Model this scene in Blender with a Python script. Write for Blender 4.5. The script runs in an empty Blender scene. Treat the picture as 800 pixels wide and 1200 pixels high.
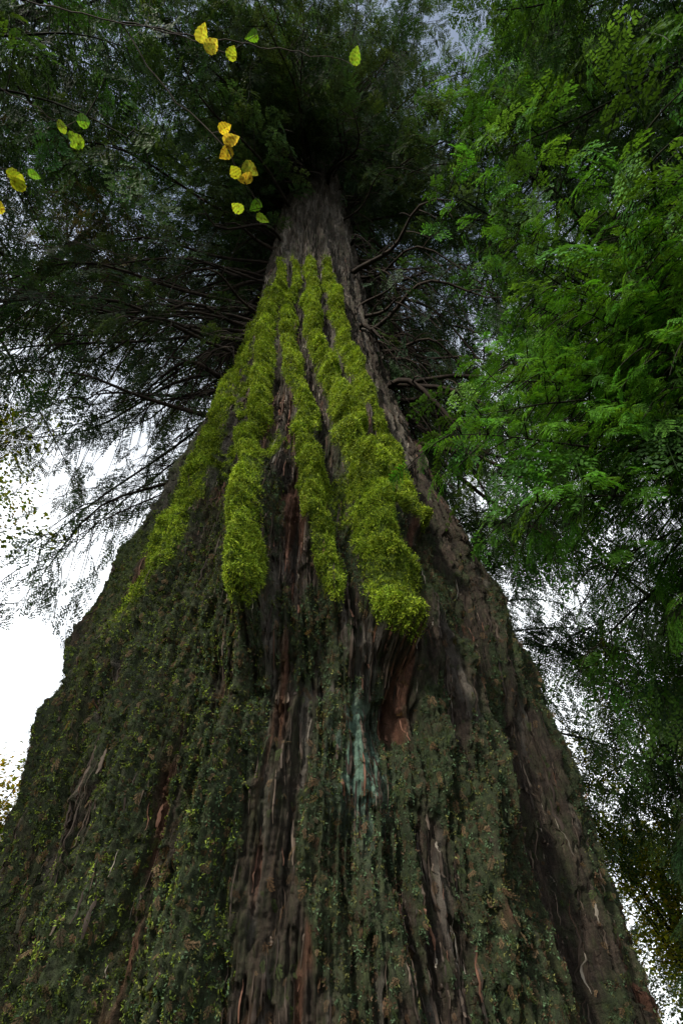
import bpy, math, numpy as np, random
from mathutils import Vector
rng=np.random.default_rng(7); random.seed(7)
scene=bpy.context.scene
pi=math.pi
# ------------------------------------------------------------ helpers
def link(o,parent=None):
    scene.collection.objects.link(o)
    if parent is not None: o.parent=parent
    return o
def empty(name,loc=(0,0,0)):
    e=bpy.data.objects.new(name,None); e.location=(0,0,0); e.empty_display_size=.5
    return link(e)
def mesh_np(name,V,F,smooth=False):
    V=np.asarray(V,dtype=np.float32); F=np.asarray(F,dtype=np.int32)
    m=bpy.data.meshes.new(name); n=len(V); k=F.shape[1]
    m.vertices.add(n); m.vertices.foreach_set('co',V.ravel())
    m.loops.add(F.size); m.loops.foreach_set('vertex_index',F.ravel())
    m.polygons.add(len(F)); m.polygons.foreach_set('loop_start',np.arange(0,F.size,k,dtype=np.int32))
    m.polygons.foreach_set('loop_total',np.full(len(F),k,dtype=np.int32))
    m.update(calc_edges=True)
    m.polygons.foreach_set('use_smooth',np.full(len(F),smooth,dtype=bool))
    return m
def addattr(m,name,arr,typ='FLOAT'):
    a=m.attributes.new(name,typ,'POINT')
    arr=np.asarray(arr,dtype=np.float32)
    if typ=='FLOAT': a.data.foreach_set('value',arr.ravel())
    elif typ=='FLOAT_VECTOR': a.data.foreach_set('vector',arr.ravel())
def new_mat(name):
    m=bpy.data.materials.new(name); m.use_nodes=True; nt=m.node_tree; nt.nodes.clear()
    return m,nt,nt.nodes,nt.links
_tab=rng.random((257,257))
def vnoise(u,v,pu=None,seed=0):
    u,v=np.broadcast_arrays(u,v)
    iu=np.floor(u).astype(np.int64); iv=np.floor(v).astype(np.int64)
    fu=u-iu; fv=v-iv; fu=fu*fu*(3-2*fu); fv=fv*fv*(3-2*fv)
    P=pu if pu else 100003
    a0=(iu%P); a1=((iu+1)%P)
    def T(a,b): return _tab[(a*7+seed*31+(a//251)*13)%251,(b*3+seed*17+(a//251)*29+(b//251)*57)%251]
    return ((T(a0,iv)*(1-fu)+T(a1,iv)*fu)*(1-fv)+(T(a0,iv+1)*(1-fu)+T(a1,iv+1)*fu)*fv)
def sstep(x,a,b):
    t=np.clip((x-a)/(b-a),0,1); return t*t*(3-2*t)
def norm(v):
    n=math.sqrt(v[0]*v[0]+v[1]*v[1]+v[2]*v[2])+1e-9
    return np.array([v[0]/n,v[1]/n,v[2]/n])
def eulers(X,Y,Z):
    R20=X[:,2];R21=Y[:,2];R22=Z[:,2];R10=X[:,1];R00=X[:,0]
    return np.stack([np.arctan2(R21,R22),-np.arcsin(np.clip(R20,-1,1)),np.arctan2(R10,R00)],1)
def basis(d,up):
    d=d/(np.linalg.norm(d,axis=1,keepdims=True)+1e-9)
    X=np.cross(d,up); X/=np.linalg.norm(X,axis=1,keepdims=True)+1e-9
    Z=np.cross(X,d)
    return X,d,Z

class Tubes:
    def __init__(s): s.V=[];s.F=[];s.n=0
    def add(s,P,r,k=5):
        P=np.asarray(P,float); n=len(P)
        T=np.gradient(P,axis=0); T/=np.linalg.norm(T,axis=1,keepdims=True)+1e-9
        ref=np.tile(np.array([0.13,0.21,.97]),(n,1))
        par=np.abs((T*ref).sum(1))>.93
        if par.mean()>.4: ref=np.tile(np.array([.98,.1,.15]),(n,1))
        A=np.cross(T,ref);A/=np.linalg.norm(A,axis=1,keepdims=True)+1e-9
        B=np.cross(T,A)
        th=np.arange(k)*2*pi/k
        r=np.asarray(r)
        ring=P[:,None]+r[:,None,None]*(np.cos(th)[None,:,None]*A[:,None]+np.sin(th)[None,:,None]*B[:,None])
        s.V.append(ring.reshape(-1,3))
        i=np.arange(n-1)[:,None]*k; j=np.arange(k)[None]; j2=(j+1)%k
        f=np.stack([i+j,i+j2,i+k+j2,i+k+j],-1).reshape(-1,4)+s.n
        s.F.append(f); s.n+=n*k
    def obj(s,name,mat,parent):
        if not s.V: return
        m=mesh_np(name,np.concatenate(s.V),np.concatenate(s.F),True); m.materials.append(mat)
        return link(bpy.data.objects.new(name,m),parent)

# ------------------------------------------------------------ materials
def leaf_mat(name,trans=.35,attr='INSTANCER',blotch=False,lo=.5,hi=1.6):
    m,nt,N,L=new_mat(name)
    a=N.new('ShaderNodeAttribute'); a.attribute_type=attr; a.attribute_name='col'
    t=N.new('ShaderNodeAttribute'); t.attribute_name='tip'
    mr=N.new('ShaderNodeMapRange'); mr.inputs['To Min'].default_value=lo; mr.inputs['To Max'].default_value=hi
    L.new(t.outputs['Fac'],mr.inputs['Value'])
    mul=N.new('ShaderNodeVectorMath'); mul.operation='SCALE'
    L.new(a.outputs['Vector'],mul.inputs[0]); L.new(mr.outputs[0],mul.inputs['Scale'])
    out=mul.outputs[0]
    if blotch:
        tc=N.new('ShaderNodeTexCoord'); n=N.new('ShaderNodeTexNoise'); n.inputs['Scale'].default_value=60; n.inputs['Detail'].default_value=4
        L.new(tc.outputs['Object'],n.inputs['Vector'])
        r=N.new('ShaderNodeValToRGB'); e=r.color_ramp.elements; e[0].position=.33; e[0].color=(.35,.25,.15,1); e[1].position=.5; e[1].color=(1,1,1,1)
        x=e.new(.68); x.color=(.55,.8,.6,1)
        L.new(n.outputs['Fac'],r.inputs[0]); v=N.new('ShaderNodeVectorMath'); v.operation='MULTIPLY'
        L.new(out,v.inputs[0]); L.new(r.outputs[0],v.inputs[1]); out=v.outputs[0]
    p=N.new('ShaderNodeBsdfPrincipled'); p.inputs['Roughness'].default_value=.6; p.inputs['Specular IOR Level'].default_value=.12
    L.new(out,p.inputs['Base Color'])
    if trans<=0:
        o=N.new('ShaderNodeOutputMaterial'); L.new(p.outputs[0],o.inputs[0]); return m
    tr=N.new('ShaderNodeBsdfTranslucent')
    m2=N.new('ShaderNodeVectorMath'); m2.operation='MULTIPLY'; m2.inputs[1].default_value=(1.5,1.4,.5)
    L.new(out,m2.inputs[0]); L.new(m2.outputs[0],tr.inputs['Color'])
    mx=N.new('ShaderNodeMixShader'); mx.inputs[0].default_value=trans
    L.new(p.outputs[0],mx.inputs[1]); L.new(tr.outputs[0],mx.inputs[2])
    o=N.new('ShaderNodeOutputMaterial'); L.new(mx.outputs[0],o.inputs[0])
    return m
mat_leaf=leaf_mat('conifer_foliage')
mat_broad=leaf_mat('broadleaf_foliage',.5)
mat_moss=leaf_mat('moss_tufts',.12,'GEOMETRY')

def bark_simple(name,c1,c2,sc=6):
    m,nt,N,L=new_mat(name)
    tc=N.new('ShaderNodeTexCoord'); mp=N.new('ShaderNodeMapping'); mp.inputs['Scale'].default_value=(1,1,.25)
    n=N.new('ShaderNodeTexNoise'); n.inputs['Scale'].default_value=sc; n.inputs['Detail'].default_value=8
    L.new(tc.outputs['Object'],mp.inputs[0]); L.new(mp.outputs[0],n.inputs['Vector'])
    r=N.new('ShaderNodeValToRGB'); r.color_ramp.elements[0].position=.35; r.color_ramp.elements[1].position=.68
    r.color_ramp.elements[0].color=(*c1,1); r.color_ramp.elements[1].color=(*c2,1)
    L.new(n.outputs['Fac'],r.inputs[0])
    b=N.new('ShaderNodeBump'); b.inputs['Strength'].default_value=.8; b.inputs['Distance'].default_value=.04
    L.new(n.outputs['Fac'],b.inputs['Height'])
    p=N.new('ShaderNodeBsdfPrincipled'); p.inputs['Roughness'].default_value=.9; p.inputs['Specular IOR Level'].default_value=.15
    L.new(r.outputs[0],p.inputs['Base Color']); L.new(b.outputs[0],p.inputs['Normal'])
    o=N.new('ShaderNodeOutputMaterial'); L.new(p.outputs[0],o.inputs[0])
    return m
mat_limb=bark_simple('limb_bark',(.014,.010,.008),(.04,.029,.022))
mat_limb_moss=bark_simple('mossy_limb_bark',(.010,.009,.007),(.026,.028,.014),9)

# ------------------------------------------------------------ prototypes (instanced only)
def quads_to_mesh(name,Q,tip,mat):
    Q=np.asarray(Q); n=len(Q)
    m=mesh_np(name,Q.reshape(-1,3),np.arange(n*4).reshape(n,4))
    addattr(m,'tip',np.repeat(np.asarray(tip),4)); m.materials.append(mat)
    return bpy.data.objects.new(name,m)
def make_spray(seed,ang=52,drp=.22,ln=.42,leaf=.05,wid=.019,nt_=13,sparse=0.0,gap=.026):
    r=np.random.default_rng(seed); Q=[];T=[]
    def strip(a,b,w,t):
        d=b-a; s=np.cross(d,[0,0,1.]); s=s/(np.linalg.norm(s)+1e-9)*w
        Q.append([a-s,b-s*.6,b+s*.6,a+s]);T.append(t)
    def stem(y): return np.array([.03*math.sin(5*y+seed),y,-drp*y*y])
    for i in range(5): strip(stem(i/5),stem((i+1)/5),.006,0)
    for i in range(nt_*2):
        y=.06+.92*(i/(nt_*2)); side=1 if i%2 else -1
        if r.random()<sparse: continue
        L=(ln*(1-y)**.75*(.55+.45*min(1,y*4))+.06)*r.uniform(.6,1.2)
        a=math.radians(ang+r.uniform(-13,13)); b=stem(y)
        d=np.array([side*math.sin(a),math.cos(a),r.uniform(-.25,.1)])
        k=max(2,int(L/gap))
        pts=[b+d*L*s+np.array([0,.10*L*s*s,-.25*L*s*s]) for s in np.linspace(0,1,k+1)]
        strip(pts[0],pts[-1],.0035,0)
        for j in range(1,k+1):
            for sd in (-1,1):
                if r.random()<sparse*.6: continue
                dd=pts[j]-pts[j-1]; dd/=np.linalg.norm(dd)
                sv=np.cross(dd,[0,0,1.]); sv/=np.linalg.norm(sv)
                ld=dd*.75+sv*sd*.7+np.array([0,0,r.uniform(-.25,.2)]); ld/=np.linalg.norm(ld)
                l=leaf*r.uniform(.6,1.25)*(1.0-.35*j/k)
                w=np.cross(ld,[0,0,1.])*wid*.5+np.array([0,0,r.uniform(-.3,.3)*wid])
                p=pts[j]; mid=p+ld*l*.5
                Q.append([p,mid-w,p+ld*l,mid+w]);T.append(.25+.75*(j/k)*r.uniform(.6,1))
    return quads_to_mesh('spray_proto',Q,T,mat_leaf)
near=[make_spray(1,nt_=11,gap=.030,leaf=.052,wid=.021),make_spray(2,ang=45,drp=.35,nt_=11,gap=.030,leaf=.052,wid=.021),make_spray(3,ang=60,drp=.1,ln=.34,nt_=12,gap=.030,leaf=.05,wid=.021)]
sprays=[make_spray(5,nt_=8,gap=.05,leaf=.098,wid=.042),make_spray(6,ang=45,drp=.4,nt_=8,gap=.05,leaf=.092,wid=.042),make_spray(7,ang=58,drp=.2,ln=.36,nt_=8,gap=.05,leaf=.092,wid=.040),make_spray(8,ang=50,drp=.6,ln=.30,nt_=9,sparse=.2,gap=.05,leaf=.09,wid=.036)]
def make_leafcluster(seed,n=34):
    r=np.random.default_rng(seed);Q=[];T=[]
    for i in range(n):
        c=r.normal(0,.33,3)*np.array([1,1,.6]); d=r.normal(size=3); d[2]*=.35; d/=np.linalg.norm(d)
        s=np.cross(d,[0,0,1.]);s/=np.linalg.norm(s)+1e-9; s+=np.array([0,0,r.uniform(-.5,.5)])
        l=r.uniform(.07,.13); w=l*.42
        Q.append([c,c+d*l*.5-s*w,c+d*l,c+d*l*.5+s*w]);T.append(r.uniform(.2,.9))
    return quads_to_mesh('leaf_proto',Q,T,mat_broad)
leafcl=[make_leafcluster(11),make_leafcluster(12)]
_ngc={}
def inst_group(protos,key):
    if key in _ngc: return _ngc[key]
    ng=bpy.data.node_groups.new('scatter_'+key,'GeometryNodeTree')
    ng.interface.new_socket('Geometry',in_out='INPUT',socket_type='NodeSocketGeometry')
    ng.interface.new_socket('Geometry',in_out='OUTPUT',socket_type='NodeSocketGeometry')
    N=ng.nodes;L=ng.links
    gi=N.new('NodeGroupInput');go=N.new('NodeGroupOutput');jn=N.new('GeometryNodeJoinGeometry')
    def na(name,t):
        x=N.new('GeometryNodeInputNamedAttribute'); x.data_type=t; x.inputs['Name'].default_value=name
        return [o for o in x.outputs if o.enabled and o.name=='Attribute'][0]
    rot=na('rot','FLOAT_VECTOR');scl=na('scl','FLOAT');pid=na('pid','FLOAT')
    for k,p in enumerate(protos):
        oi=N.new('GeometryNodeObjectInfo'); oi.inputs['Object'].default_value=p; oi.inputs['As Instance'].default_value=True
        ip=N.new('GeometryNodeInstanceOnPoints')
        c1=N.new('ShaderNodeMath'); c1.operation='COMPARE'; c1.inputs[1].default_value=k; c1.inputs[2].default_value=.4
        L.new(pid,c1.inputs[0]); L.new(c1.outputs[0],ip.inputs['Selection'])
        L.new(gi.outputs[0],ip.inputs['Points']); L.new(oi.outputs['Geometry'],ip.inputs['Instance'])
        L.new(rot,ip.inputs['Rotation']); L.new(scl,ip.inputs['Scale'])
        L.new(ip.outputs[0],jn.inputs[0])
    L.new(jn.outputs[0],go.inputs[0])
    _ngc[key]=ng
    return ng
def scatter(name,P,rot,scl,pid,col,protos,key,parent):
    P=np.asarray(P,dtype=np.float32); m=bpy.data.meshes.new(name); m.vertices.add(len(P)); m.vertices.foreach_set('co',P.ravel())
    addattr(m,'rot',rot,'FLOAT_VECTOR'); addattr(m,'scl',scl); addattr(m,'pid',pid); addattr(m,'col',col,'FLOAT_VECTOR')
    o=link(bpy.data.objects.new(name,m),parent)
    md=o.modifiers.new('scatter','NODES'); md.node_group=inst_group(protos,key)
    return o

# ------------------------------------------------------------ boughs
class Foliage:
    def __init__(s): s.P=[];s.D=[];s.S=[];s.C=[];s.U=[]
    def add(s,p,d,u,sc,c): s.P.append(p);s.D.append(d);s.U.append(u);s.S.append(sc);s.C.append(c)
    def obj(s,name,parent,protos=sprays,key='sprays'):
        if not s.P: return
        D=np.array(s.D);U=np.array(s.U);X,Y,Z=basis(D,U); n=len(D)
        pid=rng.integers(0,len(protos),n)
        return scatter(name,s.P,eulers(X,Y,Z),s.S,pid,s.C,protos,key,parent)
U3=np.array([0,0,1.])
def vary(col,a=.3):
    f=random.uniform(1-a,1+a); return (col[0]*f*random.uniform(.8,1.25),col[1]*f,col[2]*f*random.uniform(.7,1.3))
def bough(tb,fo,A,B,arch=.6,r0=.05,nsec=14,seclen=1.3,sps=.24,scale=.7,col=(.05,.09,.02),hang=.5,s0=.2,fol=1.0,tipcol=None,wig=.12):
    A=np.array(A,float);B=np.array(B,float); n=12
    S=np.linspace(0,1,n); ph=random.random()*6; cf=random.uniform(.65,1.35); col=tuple(c*cf for c in col)
    if tipcol: tipcol=tuple(c*cf for c in tipcol)
    L=np.linalg.norm(B-A); ax=(B-A)/L; sd=np.cross(ax,U3); sd/=np.linalg.norm(sd)+1e-9
    P=A+(B-A)*S[:,None]+U3*(arch*4*S*(1-S))[:,None]+sd*(np.sin(S*7+ph)*wig*L*.2*S)[:,None]+U3*(np.sin(S*9+ph*2)*wig*L*.12*S)[:,None]
    tb.add(P,r0*(1-S)**.8+r0*.08,5)
    for i in range(nsec):
        s=s0+(1-s0)*(i+random.random())/nsec; s=min(s,.995)
        x=s*(n-1); k=int(x); f=x-k; k2=min(k+1,n-1); p=P[k]*(1-f)+P[k2]*f
        t=norm(P[k2]-P[max(k-1,0)]); side=1 if i%2 else -1
        q=np.cross(t,U3); q/=np.linalg.norm(q)+1e-9
        d=norm(t*random.uniform(.35,.8)+q*side*random.uniform(.5,.9)+U3*random.uniform(-.25,.12))
        l=seclen*random.uniform(.55,1.1)*(1.15-.75*s)*(1 if s>.3 else .8)
        m=5; SS=np.linspace(0,1,m)
        Q=p+d*(l*SS)[:,None]-U3*(hang*l*SS**2)[:,None]
        tb.add(Q,r0*.22*(1-SS)+.004,3)
        if random.random()>fol: continue
        step=sps; cnt=max(2,int(l/step))
        for j in range(cnt):
            u=(j+.6)/cnt; xx=u*(m-1);kk=min(int(xx),m-2); ff=xx-kk
            pp=Q[kk]*(1-ff)+Q[kk+1]*ff; tt=norm(Q[kk+1]-Q[kk])
            qq=np.cross(tt,U3); qq/=np.linalg.norm(qq)+1e-9
            sg=1 if j%2 else -1
            if j==cnt-1: sg*=.1
            dd=tt*random.uniform(.5,.9)+qq*sg*random.uniform(.4,.9)+U3*random.uniform(-.45,.05)*(.5+hang)
            uu=U3+np.array([random.uniform(-.4,.4),random.uniform(-.4,.4),0])
            fo.add(pp,dd,uu,scale*random.uniform(.6,1.15),vary(tipcol if (tipcol and s>.55) else col))
    fo.add(P[-1],ax-U3*.2,U3,scale,vary(col))
    return P

# ------------------------------------------------------------ main trunk
D0=6.0
ZT=[-.5,0,1.5,2.7,3.5,4.5,5.8,7.5,9.9,13.5,19.5,31.5,40,50]
RT=[2.95,2.8,2.60,2.54,2.50,2.41,2.24,1.97,1.60,1.38,1.24,1.08,.62,.12]
def R0(z): return np.interp(z,ZT,RT)
def axX(z): return -.36-.03*(z-1.5)
GRAD=math.pi/180
def ridge(tab,z): 
    t=np.array(tab); return np.interp(z,t[:,0],t[:,1])*GRAD
RID=[
 ([(3.6,-5),(5.9,-11.5),(8.5,-18),(11.7,-24),(18,-30)],3.60,.14,.42,1),
 ([(3.7,8),(6.4,2.5),(8.5,-5),(11.3,-12),(18,-17)],3.80,.13,.30,.9),
 ([(3.4,18),(5.5,16.5),(7.4,12),(12,2),(18,-3)],3.40,.165,.46,1),
 ([(5,30),(8,25),(11,19),(18,11)],4.95,.14,.32,.95),
 ([(3,-42),(4.5,-29),(8.3,-37),(12,-42),(18,-46)],2.6,.22,.14,.72),
]
nc_f,nc_b=1250,110
af=np.linspace(-105,105,nc_f,endpoint=False); ab=np.linspace(105,255,nc_b,endpoint=False)
AZ=np.concatenate([af,ab])*GRAD
zz=[-.5,0.0];
while zz[-1]<50: zz.append(zz[-1]+.0095*max(1.0,math.hypot(zz[-1]-1.5,3.2)/3.2)**1.3)
ZZ=np.array(zz); nr=len(ZZ); nc=len(AZ)
A,Z=np.meshgrid(AZ,ZZ)
turn=A/(2*pi)
Rb=R0(Z)
warp=.35*(vnoise(turn*6,Z*.25,6,3)-.5)+.14*(vnoise(turn*14,Z*.9,14,5)-.5)+.02*(vnoise(turn*60,Z*1.6,60,7)-.5)
tw=turn+warp*.05+.0007*(vnoise(turn*200,Z*7,200,8)-.5)
low=1-sstep(Z,3,14)
R=Rb.copy()
R+= (.10+.20*low)*Rb*.6*(vnoise(tw*9,Z*.10,9,1)-.5)
def ridged(u,v,p,seed): return 1-np.abs(2*vnoise(u,v,p,seed)-1)
fl=ridged(tw*26,Z*.16,26,2)
R+= .28*(Rb/2.6)*(fl**1.5-.5)
def lobe(c,w,amp,z0,z1): 
    d=(A-c*GRAD+pi)%(2*pi)-pi
    return amp*np.exp(-(d/(w*GRAD))**2)*(1-sstep(Z,z0,z1))
R+=lobe(-78,13,.25,-.5,2.6)+lobe(150,18,.6,0,4)+lobe(-140,20,.6,0,4)-lobe(80,22,.22,2.6,4.5)
R-=lobe(-72,16,.30,2.5,4.3)+lobe(-60,7,.15,0,3.6)
R-=.22*np.exp(-((A-ridge([(0,50),(3,43),(6,36),(9,34)],Z))/(5*GRAD))**2)*(1-sstep(Z,5,9))
mossR=np.zeros_like(R)
endjit=.30*(vnoise(turn*90,Z*0+3,90,9)-.5)
for tab,ze,w,amp,ms in RID:
    c=ridge(tab,Z); d=((A-c+pi)%(2*pi)-pi)*Rb
    d=d+.06*(vnoise(Z*1.6,Z*0+ze,None,4)-.5)*2+.05*(vnoise(Z*5,Z*0+ze,None,4)-.5)
    ww=w*(.75+.5*vnoise(Z*1.1+ze*9,Z*0,None,8))*(.72+.28*(Rb/2.5)**1.2)
    g=np.exp(-np.abs(d/ww)**2.4)
    tongue=.30*(d/ww)**2*np.exp(-np.abs(Z-ze)/1.2)
    end=sstep(Z+endjit*.8-tongue,ze-.10,ze+.22) if amp>.2 else sstep(Z,ze,ze+2.2)
    fade=1-.55*sstep(Z,5.5,17)
    top=1-sstep(Z,17,24)
    R+=amp*g*end*fade*top*(.65+.6*vnoise(Z*2.2+ze,tw*40,None,6))
    mossR=np.maximum(mossR,ms*np.exp(-np.abs(d/(ww*1.12))**3.5)*end*(1-sstep(Z,12,17.5)))
def patch(ac,aw,zc,zw): 
    d=((A-ac*GRAD+pi)%(2*pi)-pi)/(aw*GRAD); return np.exp(-(d*d+((Z-zc)/zw)**2))
R-=.26*patch(17,6,3.05,.27)+.15*patch(-5,3.2,3.25,.25)+.14*patch(7,4,3.4,.3)+.18*patch(29,4,4.6,.3)
R+=.16*patch(-66,6,4.5,.25)-.12*patch(-66,7,3.9,.2)
R+=.10*sstep(Z+endjit*1.4,3.3,3.5)*np.exp(-(((A-6*GRAD))/(20*GRAD))**4)*(1-sstep(Z,5,9))
f1=ridged(tw*70,Z*.45,70,11); f2=ridged(tw*150,Z*.9,150,12); f3=ridged(tw*330,Z*1.8,330,13); f4=ridged(tw*620,Z*3.4,620,14); f5=vnoise(tw*1250,Z*8,1250,17)
br=vnoise(turn*60,Z*2.2,60,15); br2=vnoise(turn*90,Z*5,90,18)
sc=(Rb/2.7)**.75
fib=(.16*(f1**.7-.6)+.12*(f2**.8-.55)*(.4+br*1.1)+.065*(f3-.5)*(.4+br2*1.2)+.036*(f4-.5)+.018*(f5-.5))*sc
plate=sstep(vnoise(tw*95,Z*1.4,95,16)+.25*(f3-.5),.47,.50); plate2=sstep(vnoise(tw*210,Z*3.4,210,19)+.2*(f4-.5),.5,.53)
fib+=(.06*plate+.036*plate2)*sc
crumb=vnoise(turn*420,Z*24,420,46)*.6+vnoise(turn*900,Z*55,900,47)*.4
fib+=.036*(crumb-.5)
def fbm(a,b,s,seed,o=4):
    t=0;w=.5;W=0
    for k in range(o):
        t=t+w*vnoise(turn*a*2**k,Z*b*2**k,a*2**k,seed+k*3); W+=w; w*=.62
    return t/W
m1=fbm(26,1.0,0,20); m2=fbm(52,.9,0,40,5); m3=fbm(70,.8,0,60,4)
relief=np.clip((fib/sc+.08)/.2,0,1)
shoulder=np.exp(-((A+33*GRAD)/(12*GRAD))**2)*sstep(Z,3.6,5.5)*(1-sstep(Z,8,13))
front=np.exp(-((A-2*GRAD)/(30*GRAD))**4)*sstep(Z,3.6,4.6)*(1-sstep(Z,7,11))
mp=sstep(m1,.49,.58)
moss=np.clip(mossR*sstep(mossR*1.2+m2*.85+.10*(relief-.5),.80,1.02)+shoulder*mp*.8+front*sstep(m1,.54,.61)*.5,0,1)
lft=1-sstep(A,-25*GRAD,10*GRAD); rgt=sstep(A,35*GRAD,62*GRAD)
dark=(1-sstep(Z,3.6,8))*sstep(.6*m2+.4*m3+.03*lft-.05*rgt+.10*(relief-.5),.475,.545)
dark=np.clip(dark+.6*(1-sstep(Z,5,10))*sstep(m1+.1*(relief-.5),.50,.59)*lft,0,1)*(1-moss)
lump=vnoise(turn*300,Z*18,300,25)*.6+vnoise(turn*650,Z*40,650,26)*.4
lump0=vnoise(turn*120,Z*7,120,27)
Rsm=R+.03*(f1-.5)
R+=fib*(1-.6*moss)+moss*(.07*lump+.10*lump0)*np.clip(sc,.5,1)+dark*(.03*lump+.03*lump0)
red=sstep(vnoise(tw*60,Z*.6,60,30)*.65+vnoise(tw*260,Z*2.0,260,31)*.35,.64,.70)*(1-sstep(Z,5,10))*.85
def redline(tab,w,z1,s):
    r_=((A-ridge(tab,Z)+.02*(vnoise(Z*2,Z*0,None,77)-.5))/(w*GRAD)); return np.exp(-r_*r_)*(1-sstep(Z,z1-.3,z1))*sstep(vnoise(tw*260,Z*2.4,260,s),.3,.55)
strip_red=np.maximum(redline([(0,-5),(3.6,1)],1.0,3.8,33),redline([(0,-20),(3,-15)],1.0,2.9,34)); strip_red=np.maximum(strip_red,redline([(0,-58),(3,-48)],1.6,2.8,35))
dark*=1-.9*strip_red
red=np.maximum(red,strip_red)*(1-moss)*(1-.8*dark)
grey=sstep(vnoise(tw*90+3,Z*.6,90,35)*.55+vnoise(tw*340,Z*2,340,36)*.45,.58,.67)*(1-moss)*(1-.7*dark)
lich=np.clip(patch(12,3.4,2.75,.33)*1.9,0,1)*sstep(vnoise(tw*160,Z*1.6,160,38)*.5+vnoise(turn*400,Z*14,400,39)*.5,.36,.50)
dark*=1-.85*lich
X=axX(Z)+R*np.sin(A); Y=D0-R*np.cos(A)
Vt=np.stack([X,Y,Z],-1)
i=np.arange(nr-1)[:,None]*nc; j=np.arange(nc)[None]; j2=(j+1)%nc
F=np.stack([i+j,i+j2,i+nc+j2,i+nc+j],-1).reshape(-1,4)
cedar=empty('western_red_cedar_tree')
m=mesh_np('trunk',Vt.reshape(-1,3),F,True)
for nme,arr in (('moss',moss),('leafy',dark),('red',red),('grey',grey),('lich',lich)): addattr(m,nme,arr)
mt,nt,N,L=new_mat('cedar_bark')
tc=N.new('ShaderNodeTexCoord')
def noise(sc,det,scale=(1,1,1),rough=.6):
    mpn=N.new('ShaderNodeMapping'); mpn.inputs['Scale'].default_value=scale; L.new(tc.outputs['Object'],mpn.inputs[0])
    n=N.new('ShaderNodeTexNoise'); n.inputs['Scale'].default_value=sc; n.inputs['Detail'].default_value=det; n.inputs['Roughness'].default_value=rough
    L.new(mpn.outputs[0],n.inputs['Vector']); return n.outputs['Fac']
def ramp(fac,*st):
    r=N.new('ShaderNodeValToRGB'); e=r.color_ramp.elements
    while len(e)<len(st): e.new(.5)
    for k,(p,c) in enumerate(st): e[k].position=p; e[k].color=(*c,1)
    L.new(fac,r.inputs[0]); return r.outputs[0]
def attr(n): 
    a=N.new('ShaderNodeAttribute'); a.attribute_name=n; return a.outputs['Fac']
def mix(f,a,b):
    x=N.new('ShaderNodeMix'); x.data_type='RGBA'; L.new(f,x.inputs[0]); L.new(a,x.inputs[6]); L.new(b,x.inputs[7]); return x.outputs[2]
def math_(op,a,b):
    x=N.new('ShaderNodeMath'); x.operation=op; x.use_clamp=True
    for k,v in enumerate((a,b)):
        if isinstance(v,(int,float)): x.inputs[k].default_value=v
        else: L.new(v,x.inputs[k])
    return x.outputs[0]
nf=noise(18,9,(1,1,.22),.75); ng_=noise(30,6); ng2=noise(9,8,(1,1,.5),.7)
base=ramp(nf,(.33,(.011,.008,.006)),(.5,(.038,.027,.020)),(.68,(.12,.088,.066)))
base=mix(ramp(ng2,(.45,(0,0,0)),(.62,(.55,.55,.55))),base,ramp(ng_,(.3,(.018,.023,.012)),(.7,(.055,.072,.026))))
redc=ramp(nf,(.33,(.05,.020,.011)),(.55,(.15,.064,.038)),(.7,(.28,.15,.10)))
greyc=ramp(nf,(.3,(.06,.052,.045)),(.7,(.25,.22,.185)))
lichc=ramp(ng_,(.3,(.07,.12,.09)),(.7,(.21,.33,.25)))
mossc=ramp(ng_,(.3,(.02,.035,.006)),(.5,(.08,.13,.014)),(.72,(.17,.22,.03)))
leafc=ramp(ng_,(.3,(.014,.024,.010)),(.5,(.03,.05,.018)),(.72,(.07,.10,.035)))
c=mix(math_('MULTIPLY',attr('grey'),.65),base,greyc)
c=mix(math_('MULTIPLY',attr('red'),.9),c,redc)
c=mix(math_('MULTIPLY',attr('leafy'),.7),c,leafc)
c=mix(attr('lich'),c,lichc)
c=mix(attr('moss'),c,mossc)
b1=N.new('ShaderNodeBump'); b1.inputs['Strength'].default_value=1.; b1.inputs['Distance'].default_value=.05
nh=noise(50,8,(1,1,.18),.78); add=N.new('ShaderNodeMath'); add.operation='ADD'; L.new(nf,add.inputs[0]); L.new(nh,add.inputs[1])
L.new(add.outputs[0],b1.inputs['Height'])
b2=N.new('ShaderNodeBump'); b2.inputs['Strength'].default_value=.9; b2.inputs['Distance'].default_value=.03
L.new(noise(60,6,(1,1,1),.7),b2.inputs['Height']); L.new(b1.outputs[0],b2.inputs['Normal'])
p=N.new('ShaderNodeBsdfPrincipled'); p.inputs['Roughness'].default_value=.85; p.inputs['Specular IOR Level'].default_value=.25
L.new(c,p.inputs['Base Color']); L.new(b2.outputs[0],p.inputs['Normal'])
o=N.new('ShaderNodeOutputMaterial'); L.new(p.outputs[0],o.inputs[0])
m.materials.append(mt)
link(bpy.data.objects.new('trunk',m),cedar)

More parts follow.
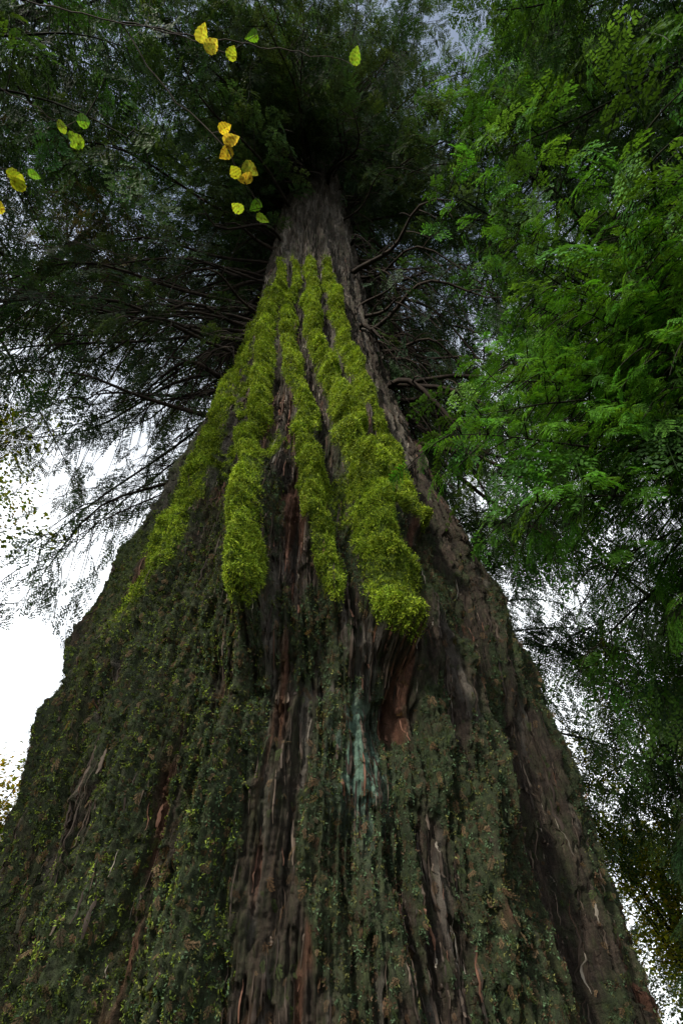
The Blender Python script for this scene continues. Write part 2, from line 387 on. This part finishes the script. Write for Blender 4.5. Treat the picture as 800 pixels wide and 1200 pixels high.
dA=np.gradient(Vt,axis=1); dZ=np.gradient(Vt,axis=0)
NN=np.cross(dA,dZ); area=np.linalg.norm(NN,axis=2); NN/=area[...,None]+1e-12
vis=(np.abs(A)<100*GRAD)
def sample(w,n):
    w=(w*area*vis).ravel(); w/=w.sum(); cdf=np.cumsum(w); return np.minimum(np.searchsorted(cdf,rng.random(n)),len(w)-1)
def frames(w,n,down):
    idx=sample(w,n); P=Vt.reshape(-1,3)[idx]; Nn=NN.reshape(-1,3)[idx]
    r3=rng.normal(size=(n,3)); r3[:,2]-=down*2
    Zx=Nn+rng.normal(size=(n,3))*.25; Zx/=np.linalg.norm(Zx,axis=1,keepdims=True)
    Xx=np.cross(r3,Zx); Xx/=np.linalg.norm(Xx,axis=1,keepdims=True); Yx=np.cross(Zx,Xx)
    return P,Nn,Xx,Yx,Zx
def blades(name,w,n,per,size,wid,cols,up=.6,spread=.6,v0=.25,v1=1.45):
    P,Nn,Xx,Yx,Zx=frames(w,n,.5)
    s=rng.uniform(size[0],size[1],n)*(1+.06*np.clip(P[:,2]-4,0,12))
    d=rng.normal(size=(n,per,3)); d[...,2]=np.abs(d[...,2])*up+.2; d/=np.linalg.norm(d,axis=2,keepdims=True)
    q=np.cross(d,rng.normal(size=(n,per,3))); q/=np.linalg.norm(q,axis=2,keepdims=True)
    c=rng.normal(0,spread,(n,per,3))*np.array([1,1,.15]); l=rng.uniform(.6,1.15,(n,per,1))
    tri=np.stack([c-q*wid,c+q*wid,c+d*l],2)
    W=(tri[...,0:1]*Xx[:,None,None]+tri[...,1:2]*Yx[:,None,None]+tri[...,2:3]*Zx[:,None,None])*s[:,None,None,None]+P[:,None,None]
    V=W.reshape(-1,3); F=np.arange(len(V)).reshape(-1,3)
    m=mesh_np(name,V,F)
    cols=np.array(cols); pn=(.5*vnoise(P[:,0]*4+50,P[:,2]*3+50,None,91)+.5*vnoise(P[:,0]*13+50,P[:,2]*10+50,None,92))[:,None]
    C=cols[rng.integers(0,len(cols),n)]*rng.uniform(.65,1.3,(n,1))*(v0+v1*pn)
    addattr(m,'col',np.repeat(C,per*3,axis=0),'FLOAT_VECTOR')
    addattr(m,'tip',np.tile(np.array([.1,.1,1.]),n*per)*1.0)
    m.materials.append(mat_moss); link(bpy.data.objects.new(name,m),cedar)
blades('ridge_moss',sstep(moss,.3,.8)*(Z<18)*(.16+lump0**1.3),88000,11,(.012,.034),.16,[(.25,.34,.03),(.30,.37,.032),(.17,.26,.022),(.08,.13,.014)],v0=.35,v1=1.4)
blades('leafy_moss',sstep(dark,.3,.9)*(Z<9)*lft,36000,8,(.009,.022),.26,[(.12,.17,.022),(.16,.21,.028),(.07,.10,.02),(.03,.05,.018)])
blades('leafy_liverwort',sstep(dark,.3,.9)*(Z<9)*(1-lft*.7),48000,8,(.008,.020),.30,[(.06,.10,.05),(.08,.13,.065),(.035,.055,.025),(.12,.125,.04),(.08,.05,.03)])
NL=16000
P,Nn,Xx,Yx,Zx=frames((.35+dark)*(Z<5)*(1-moss),NL,1.)
cc=np.array([(.12,.072,.04),(.06,.042,.026),(.045,.065,.02),(.18,.12,.07)])[rng.integers(0,4,NL)]*rng.uniform(.6,1.3,(NL,1))
scatter('bark_litter',P+Nn*.012,eulers(Xx,Yx,Zx),rng.uniform(.025,.08,NL),rng.integers(0,4,NL),cc,sprays,'sprays',cedar)
def ribbons(n):
    K=9
    clump=sstep(fbm(30,.8,0,80,3),.42,.58)
    w=((1-moss)*(.06+.94*(1-dark))*(.12+clump)*area*vis*(Z<16)*(Z>.2)*(1/(1+.06*np.clip(Z-3,0,20)))).ravel(); w/=w.sum(); cdf=np.cumsum(w)
    idx=np.minimum(np.searchsorted(cdf,rng.random(n)),len(w)-1); ri=idx//nc; ci=idx%nc
    z0=ZZ[ri]; ln=(.04+.30*rng.random(n)**2)*(1+.08*np.clip(z0-2,0,10)); t=np.linspace(0,1,K)
    zs=z0[:,None]+ln[:,None]*(t-.5); zs=np.clip(zs,.02,40)
    rr_=np.clip(np.searchsorted(ZZ,zs),0,nr-1)
    drift=rng.normal(0,.45,n)[:,None]*(t-.5)*ln[:,None]*14; wob=rng.normal(0,.5,(n,1))*np.sin(t*5+rng.uniform(0,6,(n,1)))
    cj=np.clip(ci[:,None]+drift+wob,2,nc_f-3); c0=cj.astype(int)
    a=AZ[c0]+(cj-c0)*(AZ[1]-AZ[0]); 
    dR=R[rr_,c0]-Rsm[rr_,c0]
    Rm=Rsm[rr_,c0]+.7*dR+.3*np.median(dR,axis=1)[:,None]
    off=rng.uniform(.002,.014,n)[:,None]; curl=rng.uniform(0,.04,n)[:,None]*np.clip((.35-t)/.35,0,1)**2*(rng.random(n)<.3)[:,None]
    Rm=Rm+off+curl
    wd=(.002+.010*rng.random(n)**1.8)[:,None]*(np.sin(pi*np.clip(t*.9+.08,0,1))**.6)*rng.uniform(.6,1.4,(n,K))
    tilt=rng.uniform(-.9,.9,n)[:,None]
    P0=np.stack([axX(zs)+Rm*np.sin(a),D0-Rm*np.cos(a),zs],-1)
    T=np.stack([np.cos(a),np.sin(a),np.zeros_like(a)],-1); Nr=np.stack([np.sin(a),-np.cos(a),np.zeros_like(a)],-1)
    sdv=(T*np.cos(tilt)[...,None]+Nr*np.sin(tilt)[...,None])*wd[...,None]
    V=np.stack([P0-sdv,P0+Nr*(wd*.5)[...,None],P0+sdv],2)
    V=V.reshape(-1,3); b=(np.arange(n)*K*3)[:,None,None]+(np.arange(K-1)*3)[None,:,None]+np.arange(2)[None,None]
    F=np.stack([b,b+1,b+4,b+3],-1).reshape(-1,4)
    m=mesh_np('bark_strips',V,F,True)
    pal=np.array([(.026,.019,.015),(.045,.033,.025),(.08,.060,.046),(.10,.050,.033),(.15,.13,.105)])
    cidx=rng.choice(5,n,p=[.34,.37,.17,.06,.06]); isred=red.ravel()[idx]>.4; cidx=np.where(isred&(rng.random(n)<.8),3,cidx)
    C=pal[cidx]*rng.uniform(.6,1.4,(n,1)); addattr(m,'col',np.repeat(C,K*3,axis=0),'FLOAT_VECTOR'); addattr(m,'tip',np.tile(np.repeat(rng.uniform(.3,.7,K),3),n))
    mm=leaf_mat('bark_strip',.0,'GEOMETRY'); m.materials.append(mm); link(bpy.data.objects.new('bark_strips',m),cedar)
ribbons(18000)

# ------------------------------------------------------------ cedar limbs
tb=Tubes();fo=Foliage()
DK=(.026,.050,.025)
def radial(h,azdeg,length,drop,**k):
    a=azdeg*GRAD; r=float(R0(h))*.8
    s=np.array([axX(h)+r*math.sin(a),D0-r*math.cos(a),h])
    e=s+np.array([math.sin(a)*length,-math.cos(a)*length,-drop])
    return bough(tb,fo,s,e,**k)
for k in range(140):
    h=19.5+27*(k/140)**.95+random.uniform(-.5,.5)
    az=random.uniform(-180,180)
    if h<24 and abs(az)<28: az=random.choice([-1,1])*random.uniform(35,150)
    ln=random.uniform(4.8,9.0)*(1-.15*max(0,(h-32)/14))
    radial(h,az,ln,random.uniform(.5,3.5),arch=random.uniform(.2,.9),r0=random.uniform(.03,.06),nsec=20,seclen=2.4,sps=.5,scale=1.25,col=DK,hang=.7,s0=.08,wig=.3)
for k in range(70):
    h=random.uniform(23,44)
    radial(h,random.uniform(-180,180),random.uniform(1.5,3.6),random.uniform(.3,2.6),arch=.4,r0=random.uniform(.03,.06),nsec=12,seclen=1.7,sps=.5,scale=1.1,col=DK,hang=1.0,s0=.1,wig=.5)
for k in range(50):
    h=random.uniform(9.5,19); az=random.uniform(-165,-60) if k%3 else random.uniform(60,160)
    radial(h,az,random.uniform(3.5,6.8),random.uniform(1.5,5.4),arch=random.uniform(.3,1.2),r0=random.uniform(.03,.06),nsec=15,seclen=1.8,sps=.4,scale=.8,col=DK,hang=1.2,s0=.3,fol=.65,wig=.35)
for k in range(150):
    h=random.uniform(9,31); az=random.choice([-1,1])*random.uniform(45,130)
    if h>22: az=random.uniform(-110,110)
    radial(h,az,random.uniform(.8,3.4),random.uniform(.3,3.4),arch=random.uniform(.1,.9),r0=random.uniform(.025,.08),nsec=9,seclen=1.1,col=DK,hang=1.2,fol=.08,wig=.7)
tb.obj('limbs',mat_limb,cedar); fo.obj('foliage',cedar)

# ------------------------------------------------------------ neighbour conifers
def conifer(name,x,y,H,r,h0,nl,ln,col,sc=.8,sps=.34,sec=1.8,nsec=15,hang=.6,extra=None,tipcol=None,fol=1.0,azr=(-180,180),bare=0,az2=None,tap=.4,lr=.045):
    root=empty(name); tb=Tubes();fo=Foliage()
    S=np.linspace(0,1,16); P=np.stack([x+.15*np.sin(S*5),y+.15*np.cos(S*4),H*S-.3],1)
    tb.add(P,r*(1-S)**.8+.03+.5*r*np.exp(-S*30),14)
    for k in range(nl):
        t=k/nl; h=h0+(H-h0-1)*t; a=random.uniform(*azr)*GRAD
        l=ln*random.uniform(.7,1.1)*(1-tap*t)
        s=np.array([x,y,h]); e=s+np.array([math.sin(a)*l,-math.cos(a)*l,-random.uniform(.2,.45)*l])
        bough(tb,fo,s,e,arch=random.uniform(.2,.7)*min(1,ln/5),r0=lr,nsec=nsec,seclen=sec,sps=sps,scale=sc,col=col,hang=hang,tipcol=tipcol,fol=fol)
    for k in range(bare):
        h=random.uniform(h0,h0+6); a=random.uniform(*(az2 or azr))*GRAD; l=ln*random.uniform(.5,1)
        s=np.array([x,y,h]); e=s+np.array([math.sin(a)*l,-math.cos(a)*l,-random.uniform(.3,.9)*l])
        bough(tb,fo,s,e,arch=.5,r0=.035,nsec=14,seclen=1.7,col=col,hang=1.8,fol=.12,wig=.3)
    if extra: extra(tb,fo,root)
    tb.obj('trunk_and_limbs',mat_limb_moss,root); fo.obj('foliage',root)
def ext(tb,fo,root):
    x,y=6.8,4.5; f2=Foliage()
    for (ex,ey,ez,h) in [(1.0,3.2,5.7,6.5),(1.3,3.0,6.1,7.2),(2.4,3.1,6.0,6.8),(2.6,2.6,7.4,8.0),(3.2,2.5,6.6,7.2),(2.1,3.4,7.6,8.6),(3.4,3.4,5.6,6.0),
                         (3.0,1.8,8.2,8.8),(3.8,2.4,8.0,8.6),(2.2,2.4,9.2,9.8),(3.6,3.0,7.4,7.9),(2.7,4.2,5.0,5.8),(3.2,2.0,7.2,7.9),(1.8,3.6,5.1,6.1),
                         (2.6,3.6,6.6,7.2),(3.4,2.8,6.2,6.8),(3.0,3.2,8.4,9),(4.0,3.2,6.8,7.2),(3.3,4.0,4.4,5.2),(2.4,3.0,8.4,9.2),(1.7,3.3,6.9,7.9),
                         (1.9,2.9,6.9,7.7),(2.0,3.8,8.6,9.4),(3.0,4.4,6.2,7.0),(3.8,4.6,5.4,6.4),(2.2,4.6,7.2,8.2)]:
        bough(tb,f2,(x,y,h),(ex,ey,ez),arch=.35,r0=.03,nsec=28,seclen=1.35,sps=.155,scale=.36,col=(.032,.092,.015),hang=.35,tipcol=(.08,.22,.026),s0=.3)
    f2.obj('near_foliage',root,near,'near')
def ext2(tb,fo,root):
    for k in range(16):
        h=random.uniform(7,11.5); ex=random.uniform(4.9,7.5); ey=random.uniform(9.5,13.5)
        bough(tb,fo,(12.5,12,h),(ex,ey,h-random.uniform(1.5,3.5)),arch=.5,r0=.045,nsec=20,seclen=2.,sps=.36,scale=.85,col=(.03,.065,.017),hang=1.2,s0=.25,fol=.8,wig=.3)
conifer('western_hemlock_tree',6.8,4.5,30,.28,6,78,5.4,(.024,.060,.015),sc=.9,extra=ext,tipcol=(.05,.13,.02),sec=1.8,tap=.2)
conifer('western_hemlock_tree',9.0,-0.5,32,.35,10,68,6.8,(.024,.058,.016),sc=1.1,sps=.42,tipcol=(.042,.105,.02),sec=2.2,tap=.2)
conifer('western_hemlock_tree',12.5,12,30,.4,6,70,7.2,(.024,.055,.017),sc=1.1,sps=.42,sec=2.3,bare=26,az2=(-150,0),extra=ext2)
conifer('western_hemlock_tree',4.6,16.5,34,.45,7,72,6.2,(.024,.055,.017),sc=1.2,sps=.48,sec=2.3)
conifer('western_red_cedar_tree',-3.4,16,36,.4,17,36,5.5,(.025,.05,.022),sc=1.2,sps=.55,sec=2.3,fol=.7,hang=.9)
conifer('western_hemlock_tree',-10.3,.5,31,.35,12,76,7.2,(.028,.062,.022),sc=1.15,sps=.46,sec=2.3,tipcol=(.045,.105,.024),tap=.2)
conifer('western_hemlock_tree',-10.5,7,28,.35,15,26,5.2,(.050,.050,.022),sc=1.05,sps=.46,sec=2.1,tap=.25,fol=.8)
conifer('western_hemlock_tree',13,5,30,.4,5,42,6.5,(.03,.075,.018),sc=1.15,sps=.46,sec=2.3)
conifer('western_hemlock_sapling',6.6,10.6,5.2,.06,.6,44,1.9,(.028,.06,.018),sc=.5,sps=.2,sec=.7,nsec=10,tap=.75,lr=.015)

# ------------------------------------------------------------ broadleaf trees
def maple(name,x,y,H,spread,n,cols,h0=1.0,dens=9,r=.035,s0=.3):
    root=empty(name);tb=Tubes();fo=Foliage()
    for k in range(n):
        a=random.uniform(0,2*pi); l=spread*random.uniform(.4,1); h=H*random.uniform(.55,1)
        S=np.linspace(0,1,14); p1,p2=random.uniform(0,6),random.uniform(0,6)
        P=np.stack([x+math.cos(a)*l*S**1.4+.22*np.sin(S*8+p1)*S,y+math.sin(a)*l*S**1.4+.22*np.sin(S*9+p2)*S,h*S**.85*(1-.12*S*S)-.2],1)
        tb.add(P,r*(1-S)+.005,5)
        for q in range(dens):
            s=random.uniform(s0,1);xx=s*13;kk=min(int(xx),12);pp=P[kk]*(1-(xx-kk))+P[kk+1]*(xx-kk)
            if pp[2]<h0: continue
            d=np.array([random.gauss(0,1),random.gauss(0,1),random.uniform(-.5,.3)]); d=norm(d); L_=random.uniform(.3,1.2)
            tb.add(np.stack([pp,pp+d*L_*.5+U3*.05,pp+d*L_]),np.array([.010,.006,.003]),3)
            for e in range(2): fo.add(pp+d*L_*random.uniform(.5,1),d,U3+np.array([random.uniform(-.3,.3),random.uniform(-.3,.3),0]),random.uniform(.7,1.2),vary(random.choice(cols)))
    tb.obj('stems',mat_limb_moss,root);fo.obj('leaves',root,leafcl,'leaves')
YG=[(.18,.21,.02),(.12,.17,.02),(.25,.22,.02),(.09,.14,.02)]
maple('vine_maple_tree',-9.6,15.5,8.8,2.9,36,YG+[(.35,.25,.02),(.4,.3,.03)],dens=20)
maple('vine_maple_tree',9.5,17.5,11.5,4.5,26,YG,dens=22,r=.025,s0=.12)
maple('vine_maple_tree',14,14,11,4.5,22,YG,dens=20,r=.025,s0=.12)
maple('bigleaf_maple_tree',-11.6,8.0,17,4.4,44,YG+[(.12,.17,.02)],h0=9,dens=18)

# ------------------------------------------------------------ hazel with near leaves
hz=empty('hazel_tree'); tb=Tubes(); LQ=[];LC=[];LT=[]
def hleaf(p,d,up,l,col):
    d=norm(d); s=np.cross(d,up); s=s/np.linalg.norm(s); n=np.cross(s,d); n/=np.linalg.norm(n)
    ts=np.linspace(0,1,11); wd=.42*np.sin(pi*ts**.8)**.7*(1-.25*ts); ben=random.uniform(-.15,.3); cur=random.uniform(.1,.55)
    ed=[wd[k]*(1.06 if k%2 else .93) for k in range(11)]; ed[0]=ed[-1]=0
    for k in range(10):
        for sd in (-1,1):
            def pt(t,w,edge): return p+d*l*t+s*sd*l*w*edge+s*ben*l*t*t*.4+n*(cur*l*w*edge-.4*cur*l*t*t)
            LQ.append([pt(ts[k],ed[k],0),pt(ts[k+1],ed[k+1],0),pt(ts[k+1]-.05*(k<9),ed[k+1],1),pt(ts[k]-.05*(k>0),ed[k],1)]); LC.append(col); LT.append(.75 if k%2 else .45)
def tw_(pts,r=.005):
    pts=np.array(pts,float); S=np.linspace(0,1,20); k=np.linspace(0,1,len(pts))
    P=np.stack([np.interp(S,k,pts[:,c]) for c in range(3)],1)
    for _ in range(2): P[1:-1]=(P[:-2]+2*P[1:-1]+P[2:])/4
    P[1:-1]+=np.array([[random.uniform(-.012,.012) for _ in range(3)] for _ in range(18)])
    tb.add(P,r*(1-.6*S),4); return P
tb.add(np.array([(-3.6,-1.2,-.1),(-3.5,-1.0,2),(-3.2,-.7,4),(-2.8,-.3,5.5),(-2.1,0.0,6.3)]),np.array([.05,.045,.035,.022,.010]),8)
GRN=(.11,.22,.03);YEL=(.32,.28,.05);YG2=(.20,.26,.035);OR=(.32,.19,.05)
groups=[([(-2.1,0,6.3),(-1.4,.1,6.0),(-.95,.15,5.75),(-.66,.22,5.5)],[((-.83,.18,5.58),YEL),((-.79,.22,5.53),YEL),((-.66,.25,5.5),YG2),((-.49,.14,5.6),GRN)]),
 ([(-1.4,.1,6.0),(-.6,.2,5.9),(0,.25,5.55)],[((.065,.27,5.48),YG2)]),
 ([(-2.8,-.3,5.5),(-2.1,.3,5.4),(-1.6,.52,5.2)],[((-1.67,.53,5.23),YG2),((-1.6,.57,5.17),GRN),((-1.55,.5,5.24),GRN),((-1.5,.58,5.15),GRN)]),
 ([(-1.4,.1,6.0),(-1.1,.4,5.6),(-.72,.58,5.2),(-.55,.76,4.98),(-.47,.86,4.88)],[((-.72,.55,5.22),YEL),((-.69,.60,5.17),YEL),((-.64,.62,5.14),YEL),((-.58,.68,5.08),YEL),((-.60,.74,5.0),YG2),((-.52,.75,5.0),OR),((-.47,.84,4.91),GRN),((-.58,.88,4.85),YG2),((-.50,.90,4.84),YG2)]),
 ([(-2.8,-.3,5.5),(-2.4,.4,5.2),(-1.95,.74,5.0)],[((-1.96,.70,5.05),YG2),((-1.9,.79,4.95),YG2),((-1.84,.72,5.03),GRN),((-1.98,.86,4.9),YEL),((-1.86,.76,4.98),YG2)])]
for path,lv in groups:
    P=tw_(path)
    for q,c_ in lv:
        q=np.array(q); kk=np.argmin(((P-q)**2).sum(1)); b=P[kk]
        d=np.array([random.uniform(-1,1),random.uniform(-.9,.9),random.uniform(-.35,.1)]); d=norm(d)
        if np.linalg.norm(q-b)>.03: tb.add(np.stack([b,(b+q)/2+U3*.01,q]),np.array([.003,.002,.002]),3)
        hleaf(q,d,norm(np.array([random.uniform(-.5,.5),random.uniform(-.6,.2),1])),random.uniform(.075,.11),vary(c_,.15))
LQ=np.array(LQ);nq=len(LQ)
ml=leaf_mat('hazel_leaf',.55,'GEOMETRY',True)
m=mesh_np('leaves',LQ.reshape(-1,3),np.arange(nq*4).reshape(nq,4)); addattr(m,'col',np.repeat(np.array(LC),4,axis=0),'FLOAT_VECTOR'); addattr(m,'tip',np.repeat(LT,4)); m.materials.append(ml)
link(bpy.data.objects.new('leaves',m),hz); tb.obj('stems',mat_limb,hz)

# ------------------------------------------------------------ distant forest mass
root=empty('distant_forest'); tb=Tubes();fo=Foliage()
for k in range(60):
    a=random.uniform(-100,100)*GRAD; d=random.uniform(30,48); x=math.sin(a)*d;y=math.cos(a)*d
    if -52*GRAD<a<-14*GRAD: H=random.uniform(4,7)
    elif 14*GRAD<a<52*GRAD: H=random.uniform(6,11)
    else: H=random.uniform(12,24)
    tb.add(np.array([(x,y,-.3),(x,y,H*.5),(x,y,H)]),np.array([.3,.2,.05]),6)
    for q in range(80):
        t=random.random(); aa=random.uniform(0,2*pi); rr_=(1-t)*H*.22+.4
        rr_*=random.uniform(.4,1)
        fo.add(np.array([x+math.cos(aa)*rr_,y+math.sin(aa)*rr_,1+t*(H-1)]),np.array([math.cos(aa),math.sin(aa),-.5]),U3,random.uniform(1.8,3),vary((.035,.06,.02)))
tb.obj('trunks',mat_limb,root);fo.obj('foliage',root)

# ------------------------------------------------------------ ground
n=160; g=np.linspace(-1,1,n); g=np.sign(g)*np.abs(g)**2.5*400
GX,GY=np.meshgrid(g,g); GZ=.35*(vnoise(GX*.3+500,GY*.3+500,None,50)-.5)+.08*(vnoise(GX*1.3+500,GY*1.3+500,None,51)-.5)
V=np.stack([GX,GY,GZ],-1).reshape(-1,3); i=np.arange(n-1)[:,None]*n;j=np.arange(n-1)[None]
F=np.stack([i+j,i+j+1,i+n+j+1,i+n+j],-1).reshape(-1,4)
m=mesh_np('ground',V,F,True); m.materials.append(bark_simple('forest_floor',(.03,.022,.014),(.05,.07,.02),3)); link(bpy.data.objects.new('ground',m))

# ------------------------------------------------------------ light
w=bpy.data.worlds.new('World'); scene.world=w; w.use_nodes=True; N=w.node_tree.nodes;L=w.node_tree.links; N.clear()
sun_dir=norm(np.array([-.50,-.76,.72]))
el=math.asin(sun_dir[2]); az=math.atan2(sun_dir[0],sun_dir[1])
sk=N.new('ShaderNodeTexSky'); sk.sky_type='NISHITA'; sk.sun_disc=False; sk.sun_elevation=el; sk.sun_rotation=az; sk.dust_density=1.5
bg=N.new('ShaderNodeBackground'); bg.inputs['Strength'].default_value=.15
tcw=N.new('ShaderNodeTexCoord'); nw=N.new('ShaderNodeTexNoise'); nw.inputs['Scale'].default_value=2.2; nw.inputs['Detail'].default_value=5
L.new(tcw.outputs['Generated'],nw.inputs['Vector'])
rw=N.new('ShaderNodeValToRGB'); rw.color_ramp.elements[0].position=.36; rw.color_ramp.elements[1].position=.6; rw.color_ramp.elements[0].color=(.65,.65,.65,1)
L.new(nw.outputs['Fac'],rw.inputs[0])
sx=N.new('ShaderNodeSeparateXYZ'); L.new(tcw.outputs['Generated'],sx.inputs[0])
hz_=N.new('ShaderNodeMapRange'); hz_.inputs['From Min'].default_value=.6; hz_.inputs['From Max'].default_value=.93; hz_.inputs['To Min'].default_value=1; hz_.inputs['To Max'].default_value=.12
L.new(sx.outputs['Z'],hz_.inputs['Value']); mm_=N.new('ShaderNodeMath'); mm_.operation='MULTIPLY'; L.new(rw.outputs[0],mm_.inputs[0]); L.new(hz_.outputs[0],mm_.inputs[1])
mw=N.new('ShaderNodeMix'); mw.data_type='RGBA'; L.new(mm_.outputs[0],mw.inputs[0]); L.new(sk.outputs[0],mw.inputs[6]); mw.inputs[7].default_value=(12.5,13.0,13.4,1)
L.new(mw.outputs[2],bg.inputs['Color'])
ow=N.new('ShaderNodeOutputWorld'); L.new(bg.outputs[0],ow.inputs[0])
sl=bpy.data.lights.new('sun','SUN'); sl.energy=5.0; sl.angle=math.radians(3); sl.color=(1,.93,.80)
so=link(bpy.data.objects.new('sun',sl)); so.rotation_euler=Vector(-sun_dir).to_track_quat('-Z','Y').to_euler()
# ------------------------------------------------------------ camera
cd=bpy.data.cameras.new('camera'); cd.sensor_fit='VERTICAL'; cd.sensor_height=36; cd.sensor_width=24; cd.lens=18; cd.clip_start=.05; cd.clip_end=2000
co=link(bpy.data.objects.new('camera',cd)); co.location=(0,0,1.5); co.rotation_euler=(math.radians(135),0,0)
scene.camera=co
scene.view_settings.view_transform='Standard'
